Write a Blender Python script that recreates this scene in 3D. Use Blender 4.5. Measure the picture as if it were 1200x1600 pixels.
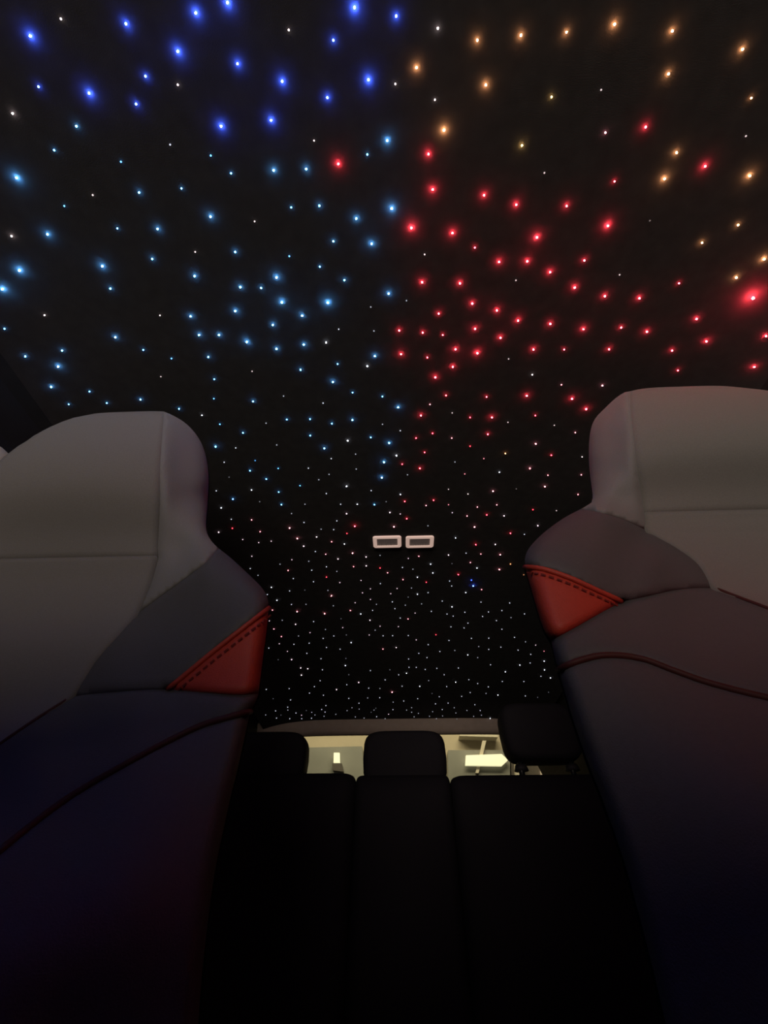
import bpy, bmesh, math, random
import numpy as np
from mathutils import Vector, Matrix
from mathutils.geometry import delaunay_2d_cdt

for o in list(bpy.data.objects):
    bpy.data.objects.remove(o, do_unlink=True)
S = bpy.context.scene
COL = S.collection

# ------------------------------------------------------------------ camera
F = 720.0                      # focal length in pixels of the 1200x1600 frame
PITCH, YAW = math.radians(41.0), math.radians(2.04)
EYE = Vector((0.0, 0.0, 0.62))
cam = bpy.data.cameras.new('camera')
cam.sensor_fit = 'VERTICAL'
cam.sensor_height = 36.0
cam.lens = 36.0 * F / 1600.0
cam.clip_start = 0.01
camo = bpy.data.objects.new('camera', cam)
COL.objects.link(camo)
camo.location = EYE
ROT = Matrix.Rotation(YAW, 3, 'Z') @ Matrix.Rotation(math.radians(90) + PITCH, 3, 'X')
camo.rotation_euler = ROT.to_euler()
S.camera = camo

# ------------------------------------------------------------------ world, lights, exposure
world = bpy.data.worlds.new('night')
S.world = world
world.use_nodes = True
world.node_tree.nodes['Background'].inputs[0].default_value = (0.5, 0.6, 1.0, 1)
world.node_tree.nodes['Background'].inputs[1].default_value = 0.0004
vs = S.view_settings
vs.view_transform = 'Standard'
vs.look = 'None'
vs.exposure = 0.0
vs.gamma = 1.0
vs.use_curve_mapping = False
S.cycles.use_denoising = True
S.cycles.max_bounces = 3
S.cycles.diffuse_bounces = 2
S.cycles.sample_clamp_indirect = 2.0


def area(name, loc, target, sx, sy, power, color, spread=180):
    l = bpy.data.lights.new(name, 'AREA')
    l.shape = 'RECTANGLE'
    l.size, l.size_y, l.energy, l.color = sx, sy, power, color
    l.spread = math.radians(spread)
    o = bpy.data.objects.new(name, l)
    COL.objects.link(o)
    o.location = loc
    o.rotation_euler = (Vector(target) - Vector(loc)).to_track_quat('-Z', 'Y').to_euler()
    return o


# street lamp light falling in through the windscreen, over the dashboard
area('street_light', (-0.4, -2.6, 0.74), (0.0, 0.4, 0.82), 1.6, 1.1, 52, (1.0, 0.87, 0.74))
# garage light behind the car
area('garage_light', (0.0, 3.6, 3.2), (0.0, 5.3, 1.9), 3.0, 0.6, 95, (1.0, 0.86, 0.58))
# coloured ambient strips low in the two front doors
area('door_ambient_red', (0.68, -0.10, 0.70), (0.36, 0.33, 0.78), 0.4, 0.02, 0.035, (1.0, 0.02, 0.06), 40)
area('door_ambient_blue', (-0.68, -0.12, 0.62), (-0.32, 0.33, 0.62), 0.4, 0.02, 0.014, (0.05, 0.08, 1.0), 40)


# ------------------------------------------------------------------ helpers
def ray(px, py):
    v = Vector(((px - 600.0) / F, (800.0 - py) / F, -1.0))
    return ROT @ v


def P(px, py, y):
    """point of the pixel's line of sight at car depth y"""
    d = ray(px, py)
    return EYE + d * (y / d.y)


def mat(name, color, rough=0.7, noise=None, bump=None, metallic=0.0, spec=0.5, sheen=0.0, emit=None, coat=0.0):
    m = bpy.data.materials.new(name)
    m.use_nodes = True
    nt = m.node_tree
    b = nt.nodes['Principled BSDF']
    b.inputs['Base Color'].default_value = (*color, 1)
    b.inputs['Roughness'].default_value = rough
    b.inputs['Metallic'].default_value = metallic
    b.inputs['Specular IOR Level'].default_value = spec
    b.inputs['Sheen Weight'].default_value = sheen
    b.inputs['Coat Weight'].default_value = coat
    tc = nt.nodes.new('ShaderNodeTexCoord')
    if noise:
        sc, amt = noise
        n = nt.nodes.new('ShaderNodeTexNoise')
        n.inputs['Scale'].default_value = sc
        n.inputs['Detail'].default_value = 4
        nt.links.new(tc.outputs['Object'], n.inputs['Vector'])
        r = nt.nodes.new('ShaderNodeMapRange')
        r.inputs['To Min'].default_value = 1 - amt
        r.inputs['To Max'].default_value = 1 + amt
        nt.links.new(n.outputs['Fac'], r.inputs['Value'])
        mx = nt.nodes.new('ShaderNodeMix')
        mx.data_type = 'RGBA'
        mx.blend_type = 'MULTIPLY'
        mx.inputs['Factor'].default_value = 1
        mx.inputs['A'].default_value = (*color, 1)
        nt.links.new(r.outputs['Result'], mx.inputs['B'])
        nt.links.new(mx.outputs['Result'], b.inputs['Base Color'])
    if bump:
        sc, st = bump
        n2 = nt.nodes.new('ShaderNodeTexNoise')
        n2.inputs['Scale'].default_value = sc
        n2.inputs['Detail'].default_value = 2
        nt.links.new(tc.outputs['Object'], n2.inputs['Vector'])
        bp = nt.nodes.new('ShaderNodeBump')
        bp.inputs['Strength'].default_value = st
        bp.inputs['Distance'].default_value = 0.001
        nt.links.new(n2.outputs['Fac'], bp.inputs['Height'])
        nt.links.new(bp.outputs['Normal'], b.inputs['Normal'])
    if emit:
        b.inputs['Emission Color'].default_value = (*emit[0], 1)
        b.inputs['Emission Strength'].default_value = emit[1]
    return m


M = {
    'headliner': mat('headliner_fabric', (0.060, 0.057, 0.056), 0.95, (60, 0.25), (900, 0.25), spec=0.1),
    'header': mat('header_trim', (0.34, 0.27, 0.22), 0.8, (40, 0.15), spec=0.2),
    'side': mat('side_trim', (0.03, 0.03, 0.028), 0.85, (30, 0.2), spec=0.2),
    'beige': mat('pillar_beige', (0.62, 0.52, 0.40), 0.7, (80, 0.06)),
    'fabric': mat('seat_fabric', (0.180, 0.166, 0.154), 0.92, (700, 0.16), (1400, 0.5), spec=0.15, sheen=0.15),
    'wing': mat('wing_cloth_lit', (0.190, 0.178, 0.176), 0.85, (700, 0.12), (1400, 0.4), spec=0.2, sheen=0.1),  # light from above put into the colour: lighter and bluer than the seat fabric
    'leather': mat('bolster_leatherette', (0.085, 0.079, 0.084), 0.6, (300, 0.10), (900, 0.3), spec=0.3),
    'red': mat('red_leather', (0.42, 0.046, 0.027), 0.55, (250, 0.10), (800, 0.35), spec=0.35),
    'redpipe': mat('red_piping', (0.060, 0.014, 0.012), 0.6, spec=0.3),
    'stitch': mat('dark_red_stitch', (0.20, 0.02, 0.014), 0.7),
    'shell': mat('seat_shell', (0.02, 0.02, 0.022), 0.7, (60, 0.1)),
    'black': mat('black_cloth', (0.016, 0.014, 0.018), 0.8, (200, 0.2), spec=0.3),
    'metal': mat('dark_steel', (0.05, 0.05, 0.05), 0.35, metallic=0.8),
    'carpet': mat('carpet', (0.015, 0.015, 0.015), 0.95, (200, 0.3)),
    'dash': mat('dash_plastic', (0.02, 0.02, 0.02), 0.7, (200, 0.1)),
    'bezel': mat('lamp_bezel_glow', (0.75, 0.62, 0.56), 0.45, emit=((1.0, 0.68, 0.56), 0.42)),  # weak glow put into the frame so it stands out pale
    'lens': mat('lamp_lens', (0.25, 0.20, 0.18), 0.25, (90, 0.6), emit=((1.0, 0.72, 0.62), 0.035)),  # very weak glow put into the lens too
    'garage': mat('garage_plaster', (0.46, 0.39, 0.29), 0.85, (2.2, 0.30), (30, 0.4)),
    'garage_panel': mat('garage_metal_panel', (0.22, 0.215, 0.19), 0.5, (3.0, 0.35)),
    'garage_pale': mat('garage_pale_paint', (0.62, 0.55, 0.44), 0.7, (5, 0.1)),
    'garage_dark': mat('garage_dark_door', (0.075, 0.06, 0.05), 0.6, (4, 0.3)),
    'tube': mat('light_box', (0.9, 0.85, 0.7), 0.4, emit=((1.0, 0.90, 0.60), 0.85)),
}
gl = bpy.data.materials.new('rear_glass')
gl.use_nodes = True
nt = gl.node_tree
nt.nodes.clear()
out = nt.nodes.new('ShaderNodeOutputMaterial')
mixs = nt.nodes.new('ShaderNodeMixShader')
tr = nt.nodes.new('ShaderNodeBsdfTransparent')
tr.inputs[0].default_value = (0.86, 0.88, 0.84, 1)
gs = nt.nodes.new('ShaderNodeBsdfGlossy')
gs.inputs['Roughness'].default_value = 0.03
mixs.inputs[0].default_value = 0.06
nt.links.new(tr.outputs[0], mixs.inputs[1])
nt.links.new(gs.outputs[0], mixs.inputs[2])
nt.links.new(mixs.outputs[0], out.inputs[0])
M['glass'] = gl


def tag(o, label=None, cat=None, group=None, kind=None):
    if label: o['label'] = label
    if cat: o['category'] = cat
    if group: o['group'] = group
    if kind: o['kind'] = kind
    return o


def mesh_obj(name, verts, faces, material, parent=None, smooth=True):
    me = bpy.data.meshes.new(name)
    me.from_pydata([tuple(v) for v in verts], [], faces)
    me.update()
    if smooth:
        me.polygons.foreach_set('use_smooth', [True] * len(me.polygons))
    me.materials.append(M[material] if isinstance(material, str) else material)
    o = bpy.data.objects.new(name, me)
    COL.objects.link(o)
    if parent is not None:
        o.parent = parent
    return o


def bm_obj(name, bm, material, parent=None, smooth=True):
    bmesh.ops.recalc_face_normals(bm, faces=bm.faces)
    me = bpy.data.meshes.new(name)
    bm.to_mesh(me)
    bm.free()
    if smooth:
        me.polygons.foreach_set('use_smooth', [True] * len(me.polygons))
    me.materials.append(M[material] if isinstance(material, str) else material)
    o = bpy.data.objects.new(name, me)
    COL.objects.link(o)
    if parent is not None:
        o.parent = parent
    return o


def empty(name, loc):
    o = bpy.data.objects.new(name, None)
    o.empty_display_size = 0.05
    COL.objects.link(o)
    o.location = loc
    return o


def keep_parent(child, root):
    """parent child to a root that only carries a location"""
    child.parent = root
    child.matrix_parent_inverse = Matrix.Translation(-root.location)


def add_box(bm, c, size, bevel=0.0, seg=3, rx=0.0):
    r = bmesh.ops.create_cube(bm, size=1.0)
    vs_ = r['verts']
    bmesh.ops.scale(bm, vec=size, verts=vs_)
    if bevel > 0:
        es = list({e for v in vs_ for e in v.link_edges})
        rb = bmesh.ops.bevel(bm, geom=es, offset=bevel, segments=seg, affect='EDGES', profile=0.5)
        vs_ = list({v for f in rb['faces'] for v in f.verts} | {v for v in vs_ if v.is_valid})
    if rx:
        bmesh.ops.rotate(bm, cent=(0, 0, 0), matrix=Matrix.Rotation(rx, 3, 'X'), verts=vs_)
    bmesh.ops.translate(bm, vec=c, verts=vs_)
    return vs_


def tube(name, pts, r, material, parent=None, n=8, taper=False):
    pts = [Vector(p) for p in pts]
    verts, faces = [], []
    for i, p in enumerate(pts):
        t = (pts[min(i + 1, len(pts) - 1)] - pts[max(i - 1, 0)]).normalized()
        a = t.cross(Vector((0, 0, 1)))
        if a.length < 1e-3:
            a = t.cross(Vector((0, 1, 0)))
        a.normalize()
        b = t.cross(a)
        rr = r
        for k in range(n):
            w = 2 * math.pi * k / n
            verts.append(p + a * rr * math.cos(w) + b * rr * math.sin(w))
    for i in range(len(pts) - 1):
        for k in range(n):
            k2 = (k + 1) % n
            faces.append((i * n + k, i * n + k2, (i + 1) * n + k2, (i + 1) * n + k))
    faces.append(tuple(range(n))[::-1])
    faces.append(tuple((len(pts) - 1) * n + k for k in range(n)))
    return mesh_obj(name, verts, faces, material, parent)


def catmull(pts, step=7.0):
    pts = [np.array(p, float) for p in pts]
    if len(pts) == 2:
        n = max(1, int(np.linalg.norm(pts[1] - pts[0]) / step))
        return [pts[0] + (pts[1] - pts[0]) * i / n for i in range(n + 1)]
    ext = [2 * pts[0] - pts[1]] + pts + [2 * pts[-1] - pts[-2]]
    res = [pts[0]]
    for i in range(1, len(ext) - 2):
        p0, p1, p2, p3 = ext[i - 1:i + 3]
        n = max(1, int(round(np.linalg.norm(p2 - p1) / step)))
        for k in range(1, n + 1):
            t = k / n
            res.append(0.5 * ((2 * p1) + (-p0 + p2) * t + (2 * p0 - 5 * p1 + 4 * p2 - p3) * t * t
                              + (-p0 + 3 * p1 - 3 * p2 + p3) * t ** 3))
    return res


# ------------------------------------------------------------------ the car's shell
Z0 = EYE.z


def sstep(a, b, v):
    t = min(1.0, max(0.0, (v - a) / (b - a)))
    return t * t * (3 - 2 * t)


def ceil_z(x, y):
    """height of the headliner above the floor"""
    z = 0.65 - 0.028 * sstep(0.9, 2.0, y) - 0.012 * sstep(1.85, 2.02, y)
    z -= 0.035 * (min(abs(x), 0.60) / 0.575) ** 6
    return Z0 + z


HX = 0.575
xs = [HX * math.sin(math.pi / 2 * t) for t in np.linspace(-1, 1, 33)]
ys = list(np.linspace(-0.40, 2.02, 49))
vt, fc = [], []
for y in ys:
    for x in xs:
        vt.append((x, y, ceil_z(x, y)))
nx = len(xs)
for j in range(len(ys) - 1):
    for i in range(nx - 1):
        a = j * nx + i
        fc.append((a, a + nx, a + nx + 1, a + 1))
nb = len(vt)
for y in (ys[0], ys[-1]):          # upper skin gives the roof a thickness
    for x in (xs[0], xs[-1]):
        vt.append((x * 1.06, y, Z0 + 0.72))
fc.append((nb, nb + 1, nb + 3, nb + 2))
ceiling = tag(mesh_obj('ceiling', vt, fc, 'headliner'), 'black fabric headliner pricked with coloured fibre optic stars', kind='structure')

# rear header trim: rolled strip along the rear edge of the headliner
prof = [(2.015, 0.004), (2.022, -0.006), (2.024, -0.022), (2.026, -0.040), (2.034, -0.052), (2.05, -0.055), (2.07, -0.045), (2.07, 0.06), (2.015, 0.06)]
vt, fc = [], []
hx = list(np.linspace(-0.60, 0.60, 25))
for x in hx:
    zb = ceil_z(x * 0.9, 2.02)
    for (y, dz) in prof:
        vt.append((x, y, zb + dz))
k = len(prof)
for i in range(len(hx) - 1):
    for j in range(k):
        j2 = (j + 1) % k
        fc.append((i * k + j, i * k + j2, (i + 1) * k + j2, (i + 1) * k + j))
fc += [tuple(range(k))[::-1], tuple((len(hx) - 1) * k + j for j in range(k))]
tag(mesh_obj('trim_1', vt, fc, 'header'), 'brown padded header strip above the rear window', kind='structure')

# side walls: cant rail, window band and door panel in one swept profile
for side, nm in ((-1, 'wall_left'), (1, 'wall_right')):
    pr = [(0.565, 0.620), (0.590, 0.606), (0.622, 0.57), (0.66, 0.46), (0.705, 0.22), (0.74, 0.05), (0.75, -0.3), (0.74, -0.62),
          (0.80, -0.62), (0.80, 0.05), (0.70, 0.55), (0.60, 0.70)]
    vt, fc = [], []
    yy = list(np.linspace(-0.40, 2.45, 12))
    for y in yy:
        for (x, z) in pr:
            vt.append((side * x, y, Z0 + z))
    k = len(pr)
    for i in range(len(yy) - 1):
        for j in range(k):
            j2 = (j + 1) % k
            q = (i * k + j, i * k + j2, (i + 1) * k + j2, (i + 1) * k + j)
            fc.append(q if side < 0 else q[::-1])
    fc += [tuple(range(k)), tuple((len(yy) - 1) * k + j for j in range(k))[::-1]]
    tag(mesh_obj(nm, vt, fc, 'side', smooth=False), 'dark side trim of the car on the %s' % ('left' if side < 0 else 'right'), kind='structure')

# beige B-pillar covers, rounded, a little proud of the side trim
for side, nm in ((-1, 'trim_2'), (1, 'trim_3')):
    vt, fc = [], []
    zs = [0.555, 0.551, 0.54, 0.50, 0.40, 0.25, 0.05, -0.2]
    n = 9
    for zi, z in enumerate(zs):
        xw = 0.628 + (0.555 - z) * 0.33
        puff = (0.2, 0.7, 1, 1, 1, 1, 1, 1)[zi]
        for j in range(n):
            t = j / (n - 1)
            y = 0.43 + 0.22 * t + (0.54 - z) * -0.10
            bulge = 0.030 * puff * math.sin(math.pi * t) ** 0.5
            vt.append((side * (xw - bulge), y, Z0 + z))
    for i in range(len(zs) - 1):
        for j in range(n - 1):
            q = (i * n + j, i * n + j + 1, (i + 1) * n + j + 1, (i + 1) * n + j)
            fc.append(q if side > 0 else q[::-1])
    o = mesh_obj(nm, vt, fc, 'beige')
    sm = o.modifiers.new('thickness', 'SOLIDIFY')
    sm.thickness = 0.006
    tag(o, 'beige pillar cover behind the %s front seat' % ('left' if side < 0 else 'right'), kind='structure')

bm = bmesh.new()
add_box(bm, (0, 0.95, -0.02), (1.6, 3.2, 0.04))
tag(bm_obj('floor', bm, 'carpet', smooth=False), 'black carpet floor of the car', kind='structure')

# parcel shelf and rear window
bm = bmesh.new()
add_box(bm, (0, 2.16, Z0 + 0.20), (1.30, 0.72, 0.03), 0.01)
tag(bm_obj('trim_4', bm, 'black', smooth=False), 'black parcel shelf under the rear window', kind='structure')
vt, fc = [], []
n = 13
for th in (0.0, 0.005):
    for t in np.linspace(0, 1, 7):
        for i in range(n):
            x = -0.58 + 1.16 * i / (n - 1)
            y = 2.055 + 0.44 * t - 0.06 * (x / 0.58) ** 2 * t
            z = Z0 + 0.585 - 0.37 * t + 0.03 * math.sin(math.pi * t)
            vt.append((x, y + th, z + th))
m_ = 7 * n
for s in range(2):
    for j in range(6):
        for i in range(n - 1):
            a = s * m_ + j * n + i
            q = (a, a + 1, a + n + 1, a + n)
            fc.append(q if s else q[::-1])
tag(mesh_obj('window_1', vt, fc, 'glass'), 'sloping rear window glass', kind='structure')

# garage behind the car
bm = bmesh.new()
add_box(bm, (0, 5.40, 1.8), (7.0, 0.1, 4.2))
tag(bm_obj('wall_back', bm, 'garage', smooth=False), 'tan plaster wall of the garage behind the car', kind='structure')


def slab(name, quad, y, depth, material, label=None, cat=None, group=None, kind=None, parent=None, bevel=0.002):
    """a solid plate standing at depth y whose front outline is given by lines of sight"""
    bm = bmesh.new()
    f = [P(px, py, y) for px, py in quad]
    b = [p + Vector((0, depth, 0)) for p in f]
    vf = [bm.verts.new(p) for p in f]
    vb = [bm.verts.new(p) for p in b]
    bm.faces.new(vf)
    bm.faces.new(vb[::-1])
    for i in range(len(f)):
        j = (i + 1) % len(f)
        bm.faces.new((vf[i], vb[i], vb[j], vf[j]))
    if bevel:
        bmesh.ops.bevel(bm, geom=bm.edges[:], offset=bevel, segments=2, affect='EDGES')
    o = bm_obj(name, bm, material, parent, smooth=False)
    return tag(o, label, cat, group, kind)


# ------------------------------------------------------------------ front seats
def tps_fit(ctrl, lam=1e-4):
    c = np.array([(a, b) for a, b, _ in ctrl], float) / 400.0
    v = np.array([d for _, _, d in ctrl], float)
    n = len(c)
    r = np.linalg.norm(c[:, None] - c[None], axis=2)
    K = np.where(r > 0, r * r * np.log(np.maximum(r, 1e-12)), 0) + lam * np.eye(n)
    Pm = np.hstack([np.ones((n, 1)), c])
    A = np.block([[K, Pm], [Pm.T, np.zeros((3, 3))]])
    w = np.linalg.solve(A, np.concatenate([v, np.zeros(3)]))

    def f(q):
        q = np.atleast_2d(np.asarray(q, float)) / 400.0
        rr = np.linalg.norm(q[:, None] - c[None], axis=2)
        U = np.where(rr > 0, rr * rr * np.log(np.maximum(rr, 1e-12)), 0)
        return U @ w[:n] + w[n] + q @ w[n + 1:]
    return f


def seg_dist(pts, line):
    pts = np.asarray(pts, float)
    line = np.asarray(line, float)
    best = np.full(len(pts), 1e9)
    for a, b in zip(line[:-1], line[1:]):
        ab = b - a
        L = max(ab @ ab, 1e-9)
        t = np.clip(((pts - a) @ ab) / L, 0, 1)
        best = np.minimum(best, np.linalg.norm(pts - (a + t[:, None] * ab), axis=1))
    return best


def inside(poly, pts):
    pts = np.asarray(pts, float)
    c = np.zeros(len(pts), bool)
    n = len(poly)
    for i in range(n):
        x1, y1 = poly[i]
        x2, y2 = poly[(i + 1) % n]
        if y1 == y2:
            continue
        hit = ((y1 > pts[:, 1]) != (y2 > pts[:, 1])) & (pts[:, 0] < (x2 - x1) * (pts[:, 1] - y1) / (y2 - y1) + x1)
        c ^= hit
    return c


def nstep(a, b, v):
    t = np.clip((v - a) / (b - a), 0, 1)
    return t * t * (3 - 2 * t)


class Seat:
    def __init__(self, name, label, group, curves, ctrl, xc, fold):
        self.c = {k: catmull(v) for k, v in curves.items()}
        self.f = tps_fit(ctrl)
        self.xc = xc
        self.fold = fold
        self.root = empty(name, (xc, 0.15, 0.0))
        tag(self.root, label, 'car seat', group)
        self.sign = 1 if xc > 0 else -1
        c = self.c
        self.outline = c['out_head'] + c['out_shoulder'][1:] + c['out_red'][1:] + c['out_mid'][1:] + c['out_low'][1:]
        self.seams = [c['v_top'], c['v_low'], c['ridge'], c['red_top'], c['red_low'], c['seam'], c['pipe']]

    def depth(self, q, soft=()):
        q = np.atleast_2d(np.asarray(q, float))
        d = self.f(q)
        for s, amp, wid in soft:
            dist = seg_dist(q, s)
            g = amp * np.exp(-(dist / wid) ** 2)
            if s is self.c['v_top']:
                g = g * nstep(self.fold[0] - 110, self.fold[0] - 30, q[:, 1])
            d = d + g
        # the head wing turns back from the front face along the seam
        vt_ = np.array(self.c['v_top'])
        o_ = np.argsort(vt_[:, 1])
        xv = np.interp(q[:, 1], vt_[o_, 1], vt_[o_, 0])
        dx = np.maximum(0, -self.sign * (q[:, 0] - xv))
        dx = np.sqrt(dx * dx + 36) - 6
        d = d + self.fold[1] * dx * (1 - nstep(self.fold[0] - 60, self.fold[0] + 10, q[:, 1]))
        dist = seg_dist(q, self.outline)
        R = 26.0
        t = np.clip(1 - dist / R, 0, 1)
        d = d + 0.020 * (1 - np.sqrt(np.maximum(0, 1 - t * t)))
        return d

    GROOVE = None

    def soft(self):
        c = self.c
        return [(c['v_top'], 0.009, 5), (c['v_low'], 0.007, 6), (c['ridge'], 0.003, 5), (c['red_top'], 0.003, 5),
                (c['red_low'], 0.006, 5), (c['seam'], 0.006, 6), (c['pipe'], 0.003, 6)]

    def pts(self, line, lift=0.0):
        d = self.depth(line, self.soft()) + lift
        return [P(q[0], q[1], dd) for q, dd in zip(line, d)]

    def mir(self, p):
        return Vector((2 * self.xc - p[0], p[1], p[2]))

    def add(self, name, verts, faces, material, label=None, parent=None, smooth=True, flip=False):
        if flip:
            faces = [f[::-1] for f in faces]
        o = mesh_obj(name, verts, faces, material, None, smooth)
        keep_parent(o, self.root)
        if label:
            o['label'] = label
        return o

    def panel(self, name, loops, material, label=None, mirror_label=None, step=8.0):
        poly = []
        for l in loops:
            for q in l:
                if not poly or np.linalg.norm(np.array(q) - np.array(poly[-1])) > 0.5:
                    poly.append(np.array(q, float))
        if np.linalg.norm(poly[0] - poly[-1]) < 0.5:
            poly.pop()
        a = np.array(poly)
        lo, hi = a.min(0), a.max(0)
        inner = []
        gx = np.arange(lo[0], hi[0], step)
        gy = np.arange(lo[1], hi[1], step)
        grid = [(x + (step / 2 if j % 2 else 0), y) for j, y in enumerate(gy) for x in gx]
        closed = np.vstack([a, a[:1]])
        dd = seg_dist(grid, closed)
        ok = (dd > step * 0.45) & inside(poly, grid)
        inner = [q for q, k in zip(grid, ok) if k]
        vin = [Vector((float(q[0]), float(q[1]))) for q in list(poly) + inner]
        n = len(poly)
        V, E, T, ov, oe, of = delaunay_2d_cdt(vin, [(i, (i + 1) % n) for i in range(n)], [list(range(n))], 1, 1e-4)
        Q = np.array([(v.x, v.y) for v in V])
        D = self.depth(Q, self.soft())
        pts = [P(q[0], q[1], d) for q, d in zip(Q, D)]
        faces = [tuple(t) for t in T]
        # rim turned back into the seat so that each panel has thickness
        cnt = {}
        for f in faces:
            for i in range(len(f)):
                e = (f[i], f[(i + 1) % len(f)])
                cnt[e] = cnt.get(e, 0) + 1
        rim = [e for e in cnt if (e[1], e[0]) not in cnt]
        back = {}
        verts = list(pts)
        for e in rim:
            for v in e:
                if v not in back:
                    p = pts[v]
                    dvec = (p - EYE).normalized()
                    q = p + dvec * 0.014
                    back[v] = len(verts)
                    verts.append(q)
        for a_, b_ in rim:
            faces.append((b_, a_, back[a_], back[b_]))
        o1 = self.add(name, verts, faces, material, label)
        o2 = self.add(name, [self.mir(p) for p in verts], [f[::-1] for f in faces], material, mirror_label or label)
        for o in (o1, o2):
            b = bmesh.new()
            b.from_mesh(o.data)
            bmesh.ops.recalc_face_normals(b, faces=b.faces)
            # an open sheet: make sure that the front looks towards the front of the car
            s = sum(f.normal.y * f.calc_area() for f in b.faces)
            if s > 0:
                bmesh.ops.reverse_faces(b, faces=b.faces)
            b.to_mesh(o.data)
            b.free()
        return o1, o2

    def loft(self, name, line, material, top_bulge, mid_bulge, label=None, nu=28, edge=()):
        """centre panel between a seam and its mirror image"""
        dl = self.depth(line) + 0.005 * (nstep(self.fold[0] - 110, self.fold[0] - 30, np.array(line)[:, 1]))
        L = [P(q[0], q[1], dd) for q, dd in zip(line, dl)]
        verts, faces = [], []
        n = len(L)
        for i, p in enumerate(L):
            q = self.mir(p)
            for k in range(nu + 1):
                t = k / nu
                v = p.lerp(q, t)
                s = 4 * t * (1 - t)
                s2 = 1 - (2 * t - 1) ** 4
                u = i / max(1, n - 1)
                v.z += top_bulge(u) * s2
                v.y += mid_bulge(u) * s
                verts.append(v)
        for i in range(n - 1):
            for k in range(nu):
                a = i * (nu + 1) + k
                faces.append((a, a + 1, a + nu + 2, a + nu + 1))
        # turned-back rim
        ring = [k for k in range(nu + 1)] + [i * (nu + 1) + nu for i in range(1, n)] + \
               [(n - 1) * (nu + 1) + k for k in range(nu - 1, -1, -1)] + [i * (nu + 1) for i in range(n - 2, 0, -1)]
        base = len(verts)
        for r in ring:
            v = Vector(verts[r])
            v.y += 0.025
            verts.append(v)
        for i in range(len(ring)):
            j = (i + 1) % len(ring)
            faces.append((ring[i], ring[j], base + j, base + i))
        o = self.add(name, verts, faces, material, label)
        b = bmesh.new()
        b.from_mesh(o.data)
        bmesh.ops.recalc_face_normals(b, faces=b.faces)
        if sum(f.normal.y * f.calc_area() for f in b.faces) > 0:
            bmesh.ops.reverse_faces(b, faces=b.faces)
        b.to_mesh(o.data)
        b.free()
        return o, verts[:(n) * (nu + 1)], nu

    def shell(self):
        L = self.pts(self.outline)
        top = self.c['v_top'][0]
        rows = []
        steps = [(0.004, 0.0), (0.02, 0.014), (0.05, 0.036), (0.09, 0.064), (0.125, 0.10), (0.14, 0.135)]
        verts, faces = [], []
        nr = len(steps)
        ztop = max(p.z for p in L)
        for p in L:
            hw = abs(p.x - self.xc)
            for d, inn in steps:
                x = p.x + (self.xc - p.x) * min(1.0, inn / max(hw, 0.14))
                z = p.z - (inn * 0.55 if p.z > ztop - 0.05 else 0.0)
                verts.append(Vector((x, p.y + d, z)))
        n = len(L)
        off = len(verts)
        verts += [self.mir(v) for v in verts]
        for s in range(2):
            for i in range(n - 1):
                for k in range(nr - 1):
                    a = s * off + i * nr + k
                    faces.append((a, a + 1, a + nr + 1, a + nr))
        for i in range(n - 1):                       # back face
            a = i * nr + nr - 1
            faces.append((a, a + nr, off + a + nr, off + a))
        for k in range(nr - 1):                      # top
            faces.append((k, k + 1, off + k + 1, off + k))
            a = (n - 1) * nr + k                     # bottom
            faces.append((a, a + 1, off + a + 1, off + a))
        o = self.add('back_shell', verts, faces, 'shell', 'black shell closing the back of the seat')
        b = bmesh.new()
        b.from_mesh(o.data)
        bmesh.ops.recalc_face_normals(b, faces=b.faces)
        b.to_mesh(o.data)
        b.free()

    def piping(self, name, line, r, material, lift=-0.004, label=None):
        p = self.pts(line, lift)
        for pts in (p, [self.mir(q) for q in p]):
            o = tube(name, pts, r, material)
            keep_parent(o, self.root)
            if label:
                o['label'] = label

    def stitches(self, line, shift, n=None):
        line = [np.array(q) + shift for q in line]
        P3 = self.pts(line, -0.0015)
        Lc = [0]
        for a, b in zip(P3[:-1], P3[1:]):
            Lc.append(Lc[-1] + (b - a).length)
        bm = bmesh.new()
        s = 0.004
        while s < Lc[-1] - 0.006:
            def at(u):
                i = max(j for j in range(len(Lc)) if Lc[j] <= u)
                i = min(i, len(P3) - 2)
                t = (u - Lc[i]) / max(1e-9, Lc[i + 1] - Lc[i])
                return P3[i].lerp(P3[i + 1], t)
            a, b = at(s), at(s + 0.0042)
            t = (b - a).normalized()
            u = t.cross(Vector((0, 1, 0))).normalized() * 0.0009
            w = Vector((0, -0.0009, 0))
            q = [a - u, a + w, a + u, b - u, b + w, b + u]
            vv = [bm.verts.new(x) for x in q]
            bm.faces.new((vv[0], vv[1], vv[4], vv[3]))
            bm.faces.new((vv[1], vv[2], vv[5], vv[4]))
            bm.faces.new((vv[0], vv[2], vv[1]))
            bm.faces.new((vv[3], vv[4], vv[5]))
            bm.faces.new((vv[0], vv[3], vv[5], vv[2]))
            s += 0.0066
        o = bm_obj('stitching', bm, 'stitch', smooth=False)
        keep_parent(o, self.root)
        tag(o, 'dark red thread sewn along the red panel', kind='stuff')

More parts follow.
